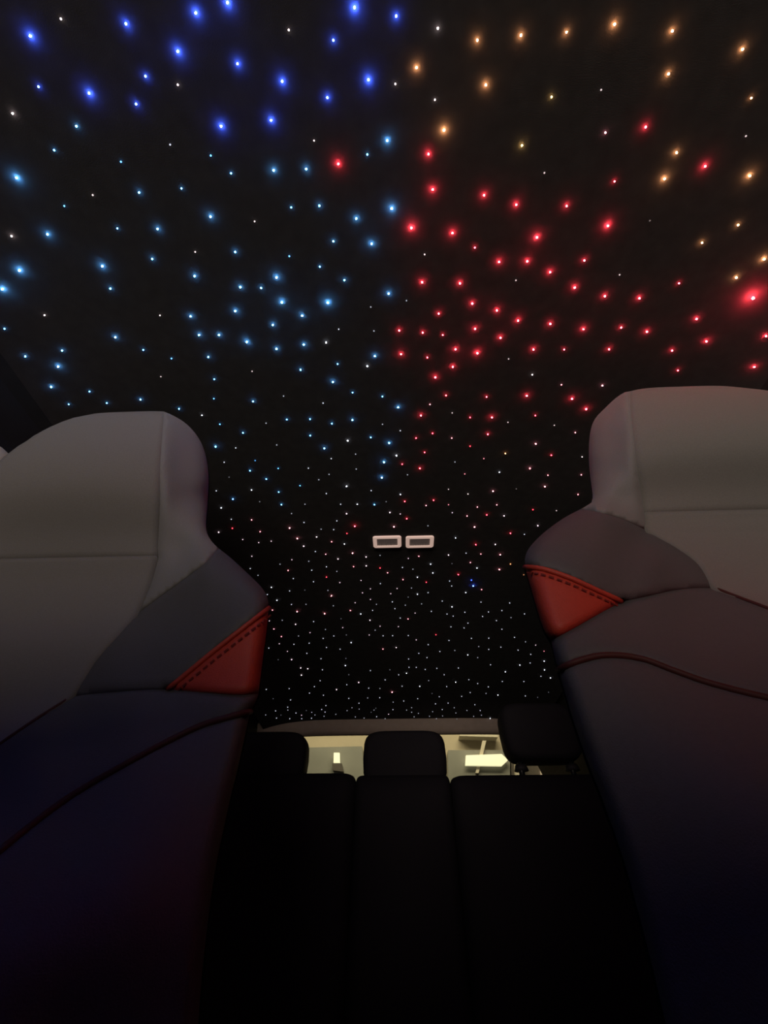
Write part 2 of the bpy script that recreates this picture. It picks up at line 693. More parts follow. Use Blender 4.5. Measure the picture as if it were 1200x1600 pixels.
    def build(self, top_fn, head_fn, back_top, back_fn):
        c = self.c
        rev = lambda l: l[::-1]
        self.panel('side_wing', [c['v_top'], c['ridge'], rev(c['out_head'])], 'wing')
        self.panel('shoulder_bolster', [c['ridge'], c['out_shoulder'], c['red_top'], c['seam'], rev(c['v_mid'])], 'leather')
        self.panel('red_accent', [c['red_top'], rev(c['red_low']), rev(c['out_red'])], 'red', 'red leather wedge on the shoulder bolster')
        self.panel('bolster_band', [c['red_low'], c['seam'], c['v_bot'], rev(c['pipe']), rev(c['out_mid'])], 'leather')
        self.panel('lower_bolster', [c['pipe'], c['low_in'], rev(c['low_bot']), rev(c['out_low'])], 'leather')
        i = c['hsplit']
        self.loft('headrest_panel', c['v_top'][:int(len(c['v_top']) * i[0][0])] if False else c['v_head'], 'fabric', top_fn, head_fn)
        o, bv, nu = self.loft('backrest_panel', c['v_back'], 'fabric', back_top, back_fn)
        last = bv[-(nu + 1):]
        rows = [(0.0, 0.0, 0.0), (0.25, 0.004, 0.25), (0.55, 0.0, 0.6), (0.85, -0.01, 0.9), (1.0, 0.015, 1.0)]
        z_end = 0.34
        verts, faces = [], []
        for t, dy, sp in rows:
            for v in last:
                verts.append(Vector((self.xc + (v.x - self.xc) * (1 - 0.05 * sp), v.y + dy + 0.002, v.z + (z_end - v.z) * t)))
        n = nu + 1
        for i in range(len(rows) - 1):
            for k in range(nu):
                a = i * n + k
                faces.append((a, a + 1, a + n + 1, a + n))
        lo = self.add('lumbar_panel', verts, faces, 'fabric')
        sm = lo.modifiers.new('thickness', 'SOLIDIFY')
        sm.thickness = 0.02
        sm.offset = 0.0
        self.shell()
        self.piping('piping', c['red_top'], 0.0022, 'red', -0.002, 'red piping ridge above the red wedge')
        self.piping('piping', c['pipe'], 0.0024, 'redpipe', -0.002, 'thin dark red piping across the bolster')
        self.piping('piping', c['v_edge'], 0.0018, 'redpipe', -0.001, 'thin dark red piping beside the centre panel')
        self.stitches(c['red_top'], np.array(self.stitch_shift))
        # cushion and base, down on the floor
        bm = bmesh.new()
        add_box(bm, (self.xc, -0.02, 0.27), (0.50, 0.52, 0.15), 0.05, 4)
        o = bm_obj('cushion', bm, 'fabric')
        keep_parent(o, self.root)
        bm = bmesh.new()
        add_box(bm, (self.xc, 0.36, 0.40), (0.44, 0.12, 0.42), 0.05, 4, 0.0)
        o = bm_obj('lower_back', bm, 'shell')
        keep_parent(o, self.root)
        bm = bmesh.new()
        for sx in (-0.19, 0.19):
            add_box(bm, (self.xc + sx, 0.05, 0.10), (0.04, 0.46, 0.20), 0.008, 2)
        add_box(bm, (self.xc, 0.05, 0.17), (0.40, 0.40, 0.05), 0.01, 2)
        o = bm_obj('seat_base', bm, 'metal', smooth=False)
        keep_parent(o, self.root)


# --- left seat (outline runs from the top of the seam down the inner edge)
v_head = [(256, 643), (255, 662), (252, 700), (249, 750), (247, 810), (244, 868)]
v_rest = [(244, 868), (238, 895), (228, 925), (210, 963)]
v_mid = [(210, 963), (185, 992), (150, 1032), (112, 1089)]
v_bot = [(112, 1089), (60, 1122), (0, 1163), (-90, 1228)]
pipeL = [(391, 1112), (345, 1124), (300, 1140), (200, 1192), (100, 1252), (0, 1330), (-90, 1410)]
L = dict(
    v_top=v_head + v_rest[1:], v_head=v_head,
    v_back=v_rest + v_mid[1:] + v_bot[1:] + [(-90, 1290), (-90, 1410), (-160, 1600), (-250, 1900)],
    v_low=v_rest + v_mid[1:] + v_bot[1:], v_mid=v_mid, v_bot=v_bot + [(-90, 1410)], v_edge=v_bot,
    ridge=[(210, 963), (240, 940), (280, 911), (318, 882), (342, 857)],
    out_head=[(256, 643), (272, 650), (292, 663), (310, 684), (321, 710), (326, 745), (324, 790), (322, 826), (330, 845), (342, 857)],
    out_shoulder=[(342, 857), (362, 873), (388, 897), (408, 917), (418, 934), (420, 950)],
    out_red=[(420, 950), (416, 990), (410, 1035), (404, 1084)],
    out_mid=[(404, 1084), (399, 1098), (391, 1112)],
    out_low=[(391, 1112), (374, 1190), (355, 1270), (330, 1400), (310, 1600), (300, 1900)],
    red_top=[(420, 950), (378, 983), (330, 1021), (295, 1050), (262, 1077)],
    red_low=[(404, 1084), (370, 1086), (330, 1083), (262, 1077)],
    seam=[(262, 1077), (220, 1078), (170, 1082), (135, 1085), (112, 1089)],
    pipe=pipeL,
    low_in=[(-90, 1410), (-160, 1600), (-250, 1900)],
    low_bot=[(300, 1900), (100, 1900), (-250, 1900)],
    hsplit=[(0, 0), (1, 1)],
)
ctrlL = [(256, 643, .395), (310, 684, .392), (326, 745, .388), (322, 826, .412), (342, 857, .395),
         (252, 700, .385), (249, 780, .395), (290, 720, .388), (290, 800, .400), (244, 868, .425), (285, 865, .420),
         (238, 900, .430), (210, 963, .425), (280, 911, .398), (318, 882, .380),
         (388, 897, .362), (420, 950, .352), (340, 930, .362), (300, 980, .368), (380, 960, .350), (240, 1000, .385),
         (112, 1089, .405), (185, 992, .412), (180, 1060, .382), (262, 1077, .362), (330, 1060, .350), (404, 1084, .345),
         (391, 1112, .340), (300, 1140, .338), (200, 1192, .325), (100, 1150, .372), (0, 1163, .388), (-90, 1228, .37),
         (100, 1252, .318), (0, 1330, .295), (-90, 1410, .27), (60, 1200, .345),
         (355, 1270, .325), (330, 1400, .31), (200, 1400, .285), (310, 1600, .30), (100, 1600, .27), (-160, 1600, .25), (300, 1900, .29), (-250, 1900, .24)]
left_seat = Seat('front_seat', 'grey fabric front seat on the left, blue tinted, with red leather shoulder wedge', 'front seats', L, ctrlL, -0.402, (830, 0.0007))
left_seat.stitch_shift = (7.0, 8.0)
left_seat.build(lambda u: 0.002 * (1 - u), lambda u: -0.014 * math.sin(math.pi * u) ** 0.8, lambda u: 0.0, lambda u: 0.05 * u)

# --- right seat
v_head = [(986, 611), (985, 632), (989, 675), (996, 722), (1003, 765), (1008, 800)]
v_rest = [(1008, 800), (1010, 815), (1011, 829)]
v_mid = [(1011, 829), (1058, 856), (1092, 882), (1116, 919)]
v_bot = [(1116, 919), (1160, 936), (1200, 951), (1290, 985)]
R_ = dict(
    v_top=v_head + v_rest[1:], v_head=v_head,
    v_back=v_rest + v_mid[1:] + v_bot[1:] + [(1290, 1030), (1290, 1112), (1330, 1400), (1400, 1600), (1500, 1900)],
    v_low=v_mid + v_bot[1:], v_mid=v_mid, v_bot=v_bot + [(1290, 1112)], v_edge=v_bot,
    ridge=[(1011, 829), (975, 812), (942, 802), (918, 797), (906, 796)],
    out_head=[(986, 611), (976, 613), (962, 622), (945, 638), (930, 654), (923, 672), (920, 700), (921, 735), (926, 778), (920, 788), (906, 796)],
    out_shoulder=[(906, 796), (880, 810), (850, 832), (830, 852), (821, 868), (820, 886)],
    out_red=[(820, 886), (831, 924), (844, 968), (852, 988), (861, 1001)],
    out_mid=[(861, 1001), (866, 1024), (872, 1047)],
    out_low=[(872, 1047), (882, 1080), (897, 1130), (918, 1190), (945, 1260), (985, 1380), (1040, 1600), (1100, 1900)],
    red_top=[(820, 886), (848, 889), (890, 903), (930, 921), (972, 940)],
    red_low=[(861, 1001), (900, 980), (940, 957), (972, 940)],
    seam=[(972, 940), (1010, 932), (1050, 923), (1085, 919), (1116, 919)],
    pipe=[(872, 1047), (900, 1034), (945, 1024), (1000, 1029), (1050, 1047), (1100, 1065), (1150, 1079), (1200, 1091), (1290, 1112)],
    low_in=[(1290, 1112), (1330, 1400), (1400, 1600), (1500, 1900)],
    low_bot=[(1100, 1900), (1300, 1900), (1500, 1900)],
    hsplit=[(0, 0), (1, 1)],
)
ctrlR = [(986, 611, .365), (935, 649, .362), (920, 697, .357), (921, 740, .360), (926, 778, .378), (906, 796, .362),
         (989, 675, .357), (996, 722, .362), (955, 690, .358), (960, 760, .366), (1008, 800, .390), (965, 785, .382),
         (1011, 829, .392), (975, 812, .372), (942, 802, .358), (850, 832, .335), (820, 886, .328), (900, 850, .330), (950, 870, .334),
         (1058, 856, .388), (1116, 919, .372), (1020, 880, .350), (972, 940, .334), (890, 940, .322), (861, 1001, .322),
         (1050, 923, .350), (872, 1047, .318), (945, 1024, .312), (1000, 980, .325), (1050, 1047, .305), (1200, 951, .350), (1290, 985, .34),
         (1200, 1091, .285), (1290, 1112, .275), (1150, 1010, .322), (918, 1190, .312), (985, 1380, .30), (1040, 1600, .29), (1150, 1300, .265), (1330, 1400, .24), (1400, 1600, .23),
         (1100, 1900, .28), (1500, 1900, .22)]
right_seat = Seat('front_seat', 'brownish grey fabric front seat on the right, red tinted, with orange-red shoulder wedge', 'front seats', R_, ctrlR, 0.405, (785, 0.0007))
right_seat.stitch_shift = (-2.0, 8.0)
right_seat.build(lambda u: 0.007 * (1 - u), lambda u: -0.014 * math.sin(math.pi * u) ** 0.8, lambda u: 0.0, lambda u: 0.05 * u)

# ------------------------------------------------------------------ dashboard (behind the camera; it shades the lower seats)
bm = bmesh.new()
add_box(bm, (0, -0.62, 0.59), (1.46, 0.50, 0.38), 0.06, 4)
dash = bm_obj('dash_top', bm, 'dash')
dr = empty('dashboard', (0, -0.62, 0.0))
keep_parent(dash, dr)
bm = bmesh.new()
add_box(bm, (0, -0.66, 0.20), (1.40, 0.34, 0.40), 0.03, 3)
keep_parent(bm_obj('dash_body', bm, 'dash'), dr)
bm = bmesh.new()
add_box(bm, (-0.40, -0.50, 0.80), (0.56, 0.24, 0.15), 0.05, 4)  # unseen block added on the dash to shade the lower left seat
keep_parent(bm_obj('shade_block', bm, 'dash'), dr)
tag(dr, 'black dashboard facing the two front seats', 'dashboard')

# ------------------------------------------------------------------ rear seat
rs = empty('rear_seat', (0, 1.6, 0.0))
tag(rs, 'black rear bench seat with three headrests under the rear window', 'rear seat')


def pillow(name, cx, w, y0, z_top, z_bot, th, lean, material, parent, r=0.05, bow=0.0, label=None, e=0.38, skew=0.0):
    """cushion block: superellipse outline swept front to back, leaning backwards"""
    verts, faces = [], []
    n = 40
    layers = [(-1.0, 0.80), (-0.92, 0.92), (-0.7, 0.985), (-0.3, 1.0), (0.3, 1.0), (0.7, 0.985), (0.92, 0.92), (1.0, 0.80)]
    h = (z_top - z_bot)
    for (t, s) in layers:
        for k in range(n):
            a = 2 * math.pi * k / n
            ca, sa = math.cos(a), math.sin(a)
            ux = math.copysign(abs(ca) ** e, ca) * s
            uz = math.copysign(abs(sa) ** e, sa) * s
            ux *= 1.0 - bow * uz * uz
            z = (z_top + z_bot) / 2 + uz * h / 2
            verts.append(Vector((cx + ux * w / 2 + skew * (z - (z_top + z_bot) / 2), y0 + t * th / 2 + (z - z_bot) * lean, z)))
    nl = len(layers)
    for i in range(nl - 1):
        for k in range(n):
            k2 = (k + 1) % n
            faces.append((i * n + k, i * n + k2, (i + 1) * n + k2, (i + 1) * n + k))
    for li in (0, nl - 1):
        c = sum((verts[li * n + k] for k in range(n)), Vector()) / n
        c.y += (-1 if li == 0 else 1) * th * 0.03
        verts.append(c)
        ci = len(verts) - 1
        for k in range(n):
            f = (li * n + k, ci, li * n + (k + 1) % n)
            faces.append(f if li == 0 else f[::-1])
    o = mesh_obj(name, verts, faces, material)
    b = bmesh.new()
    b.from_mesh(o.data)
    bmesh.ops.recalc_face_normals(b, faces=b.faces)
    b.to_mesh(o.data)
    b.free()
    keep_parent(o, parent)
    if label:
        o['label'] = label
    return o


for cx, w, zt in ((-0.40, 0.52, 0.322), (0.0, 0.285, 0.315), (0.40, 0.52, 0.313)):
    pillow('backrest', cx, w, 1.52, Z0 + zt, 0.34, 0.16, 0.16, 'black', rs, e=0.09)
bm = bmesh.new()
add_box(bm, (0, 1.69, 0.58), (1.30, 0.04, 0.60), 0.01, 2)
keep_parent(bm_obj('bench_back', bm, 'carpet', smooth=False), rs)
for cx, w in ((-0.335, 0.65), (0.335, 0.65)):
    bm = bmesh.new()
    add_box(bm, (cx, 1.27, 0.30), (w, 0.52, 0.18), 0.05, 4)
    keep_parent(bm_obj('cushion', bm, 'black'), rs)
bm = bmesh.new()
add_box(bm, (0, 1.30, 0.11), (1.30, 0.44, 0.22), 0.02, 2)
keep_parent(bm_obj('bench_base', bm, 'carpet', smooth=False), rs)


def headrest(px0, px1, py_top, py_bot, y, label, posts, lean=0.05, skew=0.0):
    a, b = P(px0, (py_top + py_bot) / 2, y), P(px1, (py_top + py_bot) / 2, y)
    zt, zb = P(px0, py_top, y).z, P(px0, py_bot, y).z
    o = pillow('headrest', (a.x + b.x) / 2, b.x - a.x, y + 0.05, zt, zb, 0.11, lean, 'black', rs, bow=0.05, label=label, skew=skew)
    for sx in posts:
        t = tube('post', [(sx, y + 0.05, Z0 + 0.29), (sx, y + 0.05, zb + 0.03)], 0.009, 'metal')
        t.parent = o
        t.matrix_parent_inverse = Matrix.Identity(4)
        bmc = bmesh.new()
        r = bmesh.ops.create_cone(bmc, cap_ends=True, segments=16, radius1=0.022, radius2=0.017, depth=0.016)
        bmesh.ops.translate(bmc, vec=(sx, y + 0.05, Z0 + 0.335), verts=bmc.verts[:])
        g = bm_obj('post_collar', bmc, 'shell')
        g.parent = o
        g.matrix_parent_inverse = Matrix.Identity(4)
    return o


headrest(340, 476, 1141, 1222, 1.58, 'black headrest at the left end of the bench', (-0.53, -0.38))
headrest(566, 699, 1139, 1226, 1.58, 'black middle headrest standing before the rear window', (-0.06, 0.06))
headrest(787, 906, 1096, 1187, 1.55, 'black headrest raised on its posts at the right end', (0.365, 0.52), lean=0.02, skew=-0.05)

# ------------------------------------------------------------------ reading lamps in the headliner
def lamp_pos(px, py):
    d = ray(px, py)
    t = 0.65 / d.z
    for _ in range(12):
        p = EYE + d * t
        t = (ceil_z(p.x, p.y) - EYE.z) / d.z
    return EYE + d * t


for (x0, x1, y0, y1, lab) in ((583, 627, 837, 854, 'reading lamp with faintly glowing pale frame, the left one of the pair in the headliner'),
                              (634, 677.5, 837, 854, 'reading lamp with faintly glowing pale frame, the right one of the pair in the headliner')):
    a, b = lamp_pos(x0, (y0 + y1) / 2), lamp_pos(x1, (y0 + y1) / 2)
    near, far = lamp_pos((x0 + x1) / 2, y0), lamp_pos((x0 + x1) / 2, y1)
    w, l = b.x - a.x, far.y - near.y
    c = Vector(((a.x + b.x) / 2, (near.y + far.y) / 2, ceil_z(0, near.y)))
    root = empty('reading_lamp', c)
    tag(root, lab, 'lamp', 'reading lamps')
    # frame: rounded ring
    def rr(w, l, r, n=5):
        pts = []
        for cx, cy, a0 in ((w / 2 - r, l / 2 - r, 0), (-w / 2 + r, l / 2 - r, 90), (-w / 2 + r, -l / 2 + r, 180), (w / 2 - r, -l / 2 + r, 270)):
            for k in range(n):
                an = math.radians(a0 + 90 * k / (n - 1))
                pts.append((cx + r * math.cos(an), cy + r * math.sin(an)))
        return pts
    loops = [(rr(w, l, w * 0.09), 0.004), (rr(w, l, w * 0.09), -0.003), (rr(w * 0.97, l * 0.96, w * 0.08), -0.0042),
             (rr(w * 0.76, l * 0.68, w * 0.04), -0.0042), (rr(w * 0.73, l * 0.64, w * 0.03), 0.001)]
    verts, faces = [], []
    for pts, z in loops:
        verts += [Vector((x, y, z)) for x, y in pts]
    n = len(loops[0][0])
    for i in range(len(loops) - 1):
        for k in range(n):
            k2 = (k + 1) % n
            faces.append((i * n + k, (i + 1) * n + k, (i + 1) * n + k2, i * n + k2))
    mesh_obj('lamp_frame', verts, faces, 'bezel', root, smooth=False)['label'] = 'pale pinkish white frame, faintly glowing'
    lw, ll = w * 0.735, l * 0.645
    verts, faces = [], []
    nxr, nyr = 25, 5
    for j in range(nyr):
        for i in range(nxr):
            verts.append(Vector((lw * (i / (nxr - 1) - .5), ll * (j / (nyr - 1) - .5), -0.0018 - 0.0010 * (i % 2))))
    for j in range(nyr - 1):
        for i in range(nxr - 1):
            q = j * nxr + i
            faces.append((q, q + nxr, q + nxr + 1, q + 1))
    mesh_obj('lamp_lens', verts, faces, 'lens', root, smooth=False)['label'] = 'smoky ribbed lens'

# ------------------------------------------------------------------ things in the garage behind the car
Yg = 5.1
a1 = slab('light_box', [(728, 1180), (784, 1178), (794, 1187.5), (784, 1197), (727, 1196)], Yg - 0.04, 0.03, 'tube',
          'cream arrow-shaped light box behind the rear window, pointing right', 'light box')
slab('leaning_pole', [(754, 1157), (760, 1157), (748, 1208), (743, 1208)], Yg - 0.01, 0.03, 'garage_pale',
     'pale slanting pole behind the arrow-shaped light box', 'pole')
sb = slab('light_box', [(521.5, 1176), (530.5, 1176), (531, 1192), (521, 1192)], Yg - 0.04, 0.03, 'tube',
     'small upright cream light box seen left of the middle headrest', 'light box')
br = slab('bracket', [(519, 1192.5), (534, 1192.5), (537, 1206), (520, 1204)], Yg - 0.04, 0.05, 'garage_dark')
br.parent = sb
br['label'] = 'dark bracket under the light box'
for i, (q, lab) in enumerate([([(804, 1150), (815, 1150), (816, 1225), (806, 1225)], 'narrow pale post nearest the headrest post'),
                              ([(845, 1150), (857, 1150), (859, 1225), (847, 1225)], 'pale square post under the raised right headrest')]):
    slab('garage_post', q, Yg - 0.02, 0.07, 'garage_pale', lab, 'post', 'pale posts')
slab('garage_door', [(797, 1120), (960, 1120), (960, 1230), (799, 1230)], Yg + 0.05, 0.195, 'garage_dark',
     'dark brown garage door behind the right headrest', 'door')
for q, lab in [([(470, 1168), (566, 1166), (570, 1232), (468, 1232)], 'grey-green metal panel behind the small light box'),
               ([(700, 1172), (797, 1172), (797, 1232), (700, 1232)], 'grey-green metal panel behind the arrow-shaped light box')]:
    slab('wall_panel', q, Yg + 0.02, 0.22, 'garage_panel', lab, 'panel', 'metal wall panels')
slab('ceiling_rail', [(718, 1146), (778, 1148), (778, 1152), (718, 1150)], Yg+0.1, 0.15, 'garage_pale', 'pale rail high on the wall above the arrow-shaped light box', 'rail')

# ------------------------------------------------------------------ stars in the headliner
STARS = {}
STARS['A'] = (0, 0, 3, """b 147 168 5;b 594 111 4;b 920 60 5;b 1068 12 5;b 836 240 5;b 1115 298 4;b 685 356 3;b 641 486 3;b 421 436 5;b 1038 590 5;
b 185 405 2.4;c 362 590 2.4;w 290 88 1.6;w 64 530 2;w 836 396 1.5;l 800 676 1.1;w 438 912 1.1;w 58 1104 2;w 1195 1035 1;w 917 1178 1;c 258 702 2;c 570 756 1.6;
c 990 727 1.6;c 1085 810 2.2;c 853 881 2;c 82 832 5;c 655 900 2.5;c 305 963 1.6;c 988 1013 3.5;c 226 1096 4;c 553 1068 2;c 741 1070 3;c 1104 1178 2.6""")
STARS['B'] = (400, 0, 3, """b 462 35 5.4;b 657 75 3.4;b 363 188 3.2;b 124 380 4.5;b 527 373 5;b 335 456 3.5;b 72 562 4.5;w 155 140 1.3;w 852 132 1.8;w 653 392 1.5;
w 838 466 1.3;w 273 657 1;w 790 1190 1;o 1036 188 4;o 752 316 4.5;o 1076 397 4.5;o 880 608 5.5;c 615 657 4;c 522 722 2;c 84 796 3.5;c 236 790 3;c 166 970 2;
c 298 962 2.5;c 470 1022 3.5;c 636 975 4.5;c 363 1128 2.5;c 542 1140 4;c 157 1198 1.5;r 386 766 4.5;r 808 720 4;r 828 886 4.5;r 1068 913 4;r 728 1066 5.5;r 920 1090 4.5;r 1025 1158 2.5""")
STARS['C'] = (800, 0, 3, """o 40 165 4;o 253 150 3.5;o 478 113 4.5;o 748 144 4.2;o 1076 230 4;o 730 345 4;o 1117 458 2.5;y 183 453 2.5;y 45 680 3;o 768 714 4;o 712 836 5;
o 1110 822 4.8;o 1056 1052 3;o 888 1135 3;w 415 420 .9;w 1092 636 .9;w 150 808 .9;w 643 1032 .4;r 623 594 3.5;p 435 620 2.2;r 902 777 4;r 478 848 2.5;r 18 957 4;r 254 963 3.5;r 447 1056 5;r 115 1110 4.8""")
STARS['D'] = (0, 300, 3, """c 95 365 5;c 482 345 4;c 716 311 2.5;c 15 452 5.5;c 520 450 2.5;c 914 391 3;c 1128 443 3;c 1104 555 3.5;c 895 580 3;c 25 638 2;c 543 678 3;c 674 737 2;
c 806 777 1.5;c 935 667 3;c 1028 667 3;c 1158 700 4;c 978 770 2.5;c 294 740 2.5;c 122 767 2.5;c 275 815 4;c 243 910 2.8;c 422 932 2;c 325 992 2;c 503 986 1.8;c 660 970 2.5;c 841 1013 2;
c 1006 874 1.8;c 1004 965 1.5;l 948 1043 1.5;c 1032 1085 1.5;c 1187 978 2.5;c 1140 1125 2;c 1012 1190 2.5;w 212 574 1.6;w 752 575 1;w 756 862 .8;w 1183 837 .8;l 1106 1196 1""")
STARS['E'] = (300, 400, 3, """c 397 98 4;c 325 147 2.5;c 600 47 2.2;c 715 110 2.5;c 422 214 4.5;c 637 216 5;c 922 173 3.5;c 517 277 3.5;c 380 320 3;c 525 412 3;c 397 432 3.2;c 510 530 2.5;
l 629 402 1.8;c 683 503 2;c 857 466 2.8;l 822 513 2.2;c 661 587 3;c 753 637 2.2;c 893 655 2.2;c 966 706 3;l 838 236 .8;l 1005 206 .8;l 688 340 1;l 853 348 .8;l 430 653 .8;l 615 686 1;l 348 780 .8;
l 398 882 .9;l 893 785 .7;l 976 815 1.2;c 445 763 2.2;c 554 761 1.8;c 656 782 2;c 752 765 2.5;c 555 838 2;l 730 862 2;c 838 847 2.2;c 924 873 3.2;c 621 898 2.5;l 767 925 .9;l 653 946 1;l 958 932 1.8;
c 900 963 3;c 890 1035 3;l 152 963 1.2;c 297 955 1.2;c 273 1003 2;c 405 992 1.5;c 349 1042 2;l 546 991 1.2;l 770 995 .8;l 643 1020 .9;l 595 1045 .8;c 507 1073 1.5;l 725 1076 1.8;l 840 1096 1.2;l 280 1093 1.5;
l 115 1097 1.2;c 407 1103 2;c 193 1136 1.8;l 138 1177 1.5;l 318 1148 .6;c 420 1162 2;l 530 1160 .8;l 630 1110 1;l 697 1160 1.2;l 775 1160 1.4;c 855 1162 1.8;l 910 1148 .6;l 977 1114 1.6;l 1010 1022 .8;l 175 1033 .4""")
STARS['F'] = (600, 400, 3, """r 178 120 3.8;r 355 125 3.5;r 538 25 4;r 670 22 3.8;r 937 18 3.2;r 777 73 4.2;r 892 145 3.8;r 1033 185 3.5;r 1195 195 3.4;r 413 220 3.5;r 528 252 3.8;r 627 300 3.8;r 256 267 3;r 71 346 2.8;
r 181 356 2.8;r 275 367 2.3;r 426 338 3.3;r 545 380 3.5;r 778 315 3.5;r 933 340 4;r 1110 332 3.2;r 80 457 3.8;r 203 472 2.6;r 335 434 4;r 437 452 4.3;r 322 516 3.5;r 240 565 3.5;r 699 435 3.3;r 843 435 2.5;r 1053 434 3;
r 290 650 2.3;r 480 657 2.5;r 668 652 3.7;r 880 666 3.3;r 946 714 3.3;r 173 744 3.2;r 403 753 2;r 505 753 3;r 486 832 2.5;r 708 744 2;p 215 692 1.7;p 830 600 1.6;p 1022 604 1.8;w 694 553 1.3;w 583 479 .8;w 617 111 .9;
w 1102 85 .9;w 319 732 .7;w 580 776 .8;w 797 790 .7;p 895 824 1.3;r 150 850 2.2;r 227 828 1.8;p 317 850 1.3;r 403 888 1.7;r 190 917 2.2;r 85 972 2;r 168 992 2.5;l 332 962 .9;p 378 1018 1;p 467 946 1.2;o 568 922 1.8;
l 540 1010 1.5;p 710 877 1.8;r 783 930 2;p 683 992 1.8;p 767 1024 1.5;p 753 1077 2;w 927 938 1.2;p 923 1022 1.3;p 908 1114 1.4;p 510 1099 2;w 619 1088 .5;w 302 1090 .7;w 393 1112 1;r 97 1147 2.2;r 232 1141 2;p 197 1166 1.6;
p 302 1162 1.2;p 437 1173 1.6;p 528 1163 1.6;r 697 1185 1.7;w 807 1190 .9""")
STARS['G'] = (800, 300, 3, """r 780 425 2.6;r 1118 488 6.2;r 862 592 3.6;r 908 697 3.8;r 630 652 3.5;r 748 740 2.8;r 775 833 2.6;r 1132 817 4;r 1187 672 4;o 1178 312 5;o 1048 398 4""")
STARS['H'] = (400, 780, 4.446, """c 180 35 2;l 342 30 1;l 587 30 1.5;l 704 30 1.5;c 822 34 1.8;r 1032 13 2;l 248 94 .9;m 630 95 1.4;m 930 87 1.3;m 1002 97 1;r 1047 130 2;l 562 145 1;l 334 156 1;r 687 182 2.5;p 958 186 2;p 234 195 1.8;p 30 220 1.5;
l 453 203 .8;l 540 206 1.2;r 632 233 1.4;m 422 257 1.4;p 288 268 1.8;m 20 296 1.2;m 107 286 1.2;p 526 290 1.6;l 615 306 1.4;m 332 321 1.3;l 413 358 1.2;p 485 377 1.3;p 671 370 1.9;m 765 396 1.3;l 862 385 .7;m 570 410 1.5;
m 250 415 1.2;l 168 446 .9;l 367 426 .8;l 490 464 1;p 678 463 1.6;m 766 458 1.3;r 862 473 1.6;m 1058 406 1.1;p 1131 391 1.3;p 224 490 1.7;l 388 488 1.1;l 562 496 .8;p 914 506 1.3;l 1017 469 1.1;l 1090 481 .9;l 15 523 .9;
r 490 536 1.7;l 260 546 1.2;l 400 568 1;m 583 574 1.2;m 730 559 1.1;l 864 581 1.2;p 1021 553 1.4;l 1121 537 1.3;l 108 607 1.5;l 234 632 1.2;l 340 626 .5;l 500 628 .8;m 795 617 1.2;m 740 645 1;m 980 615 1;l 1080 612 .8;
l 80 657 1.2;l 146 697 1.3;p 525 666 2.2;m 936 651 1.1;l 1121 655 1.3;l 247 726 1.1;l 348 725 .7;l 538 735 .9;m 689 714 1.2;m 795 691 1.2;l 837 725 .9;l 947 708 1.2;l 1057 675 .6;p 115 765 1.7;p 286 776 1.9;p 477 790 1.8;
p 656 768 1.6;l 728 792 1.3;l 810 767 1.2;l 965 755 1.1;l 1037 731 .8;l 1150 722 .9;m 1105 786 1.1;l 183 836 .8;m 276 864 1.4;l 401 845 1.1;l 591 825 .5;m 792 836 1.3;l 1002 820 1;p 1056 827 1.7;m 94 840 1;p 125 897 1.6;
m 376 922 1.2;l 483 900 .7;m 603 887 1.1;m 862 877 1.1;l 828 905 .9;m 989 880 1.2;p 177 949 1.3;l 296 945 .9;l 467 962 1.2;l 541 945 1;l 628 938 .6;m 787 938 1;l 883 944 1.1;l 949 943 1;l 1058 942 1.1;m 1113 972 1.1;
m 163 999 1;l 264 1003 1.2;l 370 995 1.1;l 661 991 1.3;l 490 1025 1;l 585 1037 1.2;p 882 1036 1.6;m 974 1025 1.3;l 90 1029 1;m 219 1052 1.2;l 354 1066 1.1;l 1131 1066 1;m 248 1109 1.3;l 155 1110 .4;l 452 1103 1;l 625 1101 .6;
l 1060 1105 1.1;m 311 1167 1.3;m 360 1173 1.3;l 462 1180 1;l 621 1151 1.6;l 795 1186 1.1;l 930 1180 .6;l 1063 1163 1;l 1113 1163 1;m 316 1217 1.3;p 26 1197 1.1;l 645 1214 .6;l 991 1215 1;l 1045 1204 1.3;l 446 1256 1.2;
l 897 1250 1.1;p 23 1272 1.3;l 406 1297 1.1;l 631 1284 1.1;m 714 1268 1.3;l 72 1317 1;l 231 1311 1.1;m 560 1318 1.4;l 783 1308 1.2;l 861 1310 .7;l 1015 1294 1.1;l 1137 1295 1.3;p 945 1336 1.8;l 372 1342 1.1;l 469 1357 1.1;
p 12 1375 1.2;l 120 1381 .4;l 241 1390 1.2;l 645 1379 1.1;l 776 1376 .7;l 860 1374 1;l 1123 1381 1;l 1026 1397 1.2;l 716 1412 1;l 953 1405 .7;l 486 1429 1.1;l 221 1440 1.1;l 137 1466 1.1;l 222 1460 .8;l 457 1456 1;l 480 1474 1.1;
l 667 1444 .8;l 717 1453 .9;l 633 1464 .8;l 820 1460 .8;l 951 1457 1;l 1046 1460 .8;l 1081 1443 .9;l 1081 1475 .9;l 1128 1483 .9;l 68 1494 .9;l 143 1516 1;l 278 1481 1;m 317 1496 1.2;l 388 1476 .9;l 410 1494 .8;l 318 1520 1;
l 386 1517 1;l 235 1520 1;l 473 1503 .9;l 555 1490 .8;l 690 1508 .9;l 751 1515 .7;l 838 1506 1;m 921 1489 1.2;l 897 1520 .9;l 1098 1507 .9;l 174 1495 .5;l 350 1463 .5;l 833 1447 .5;l 800 1475 .5""")
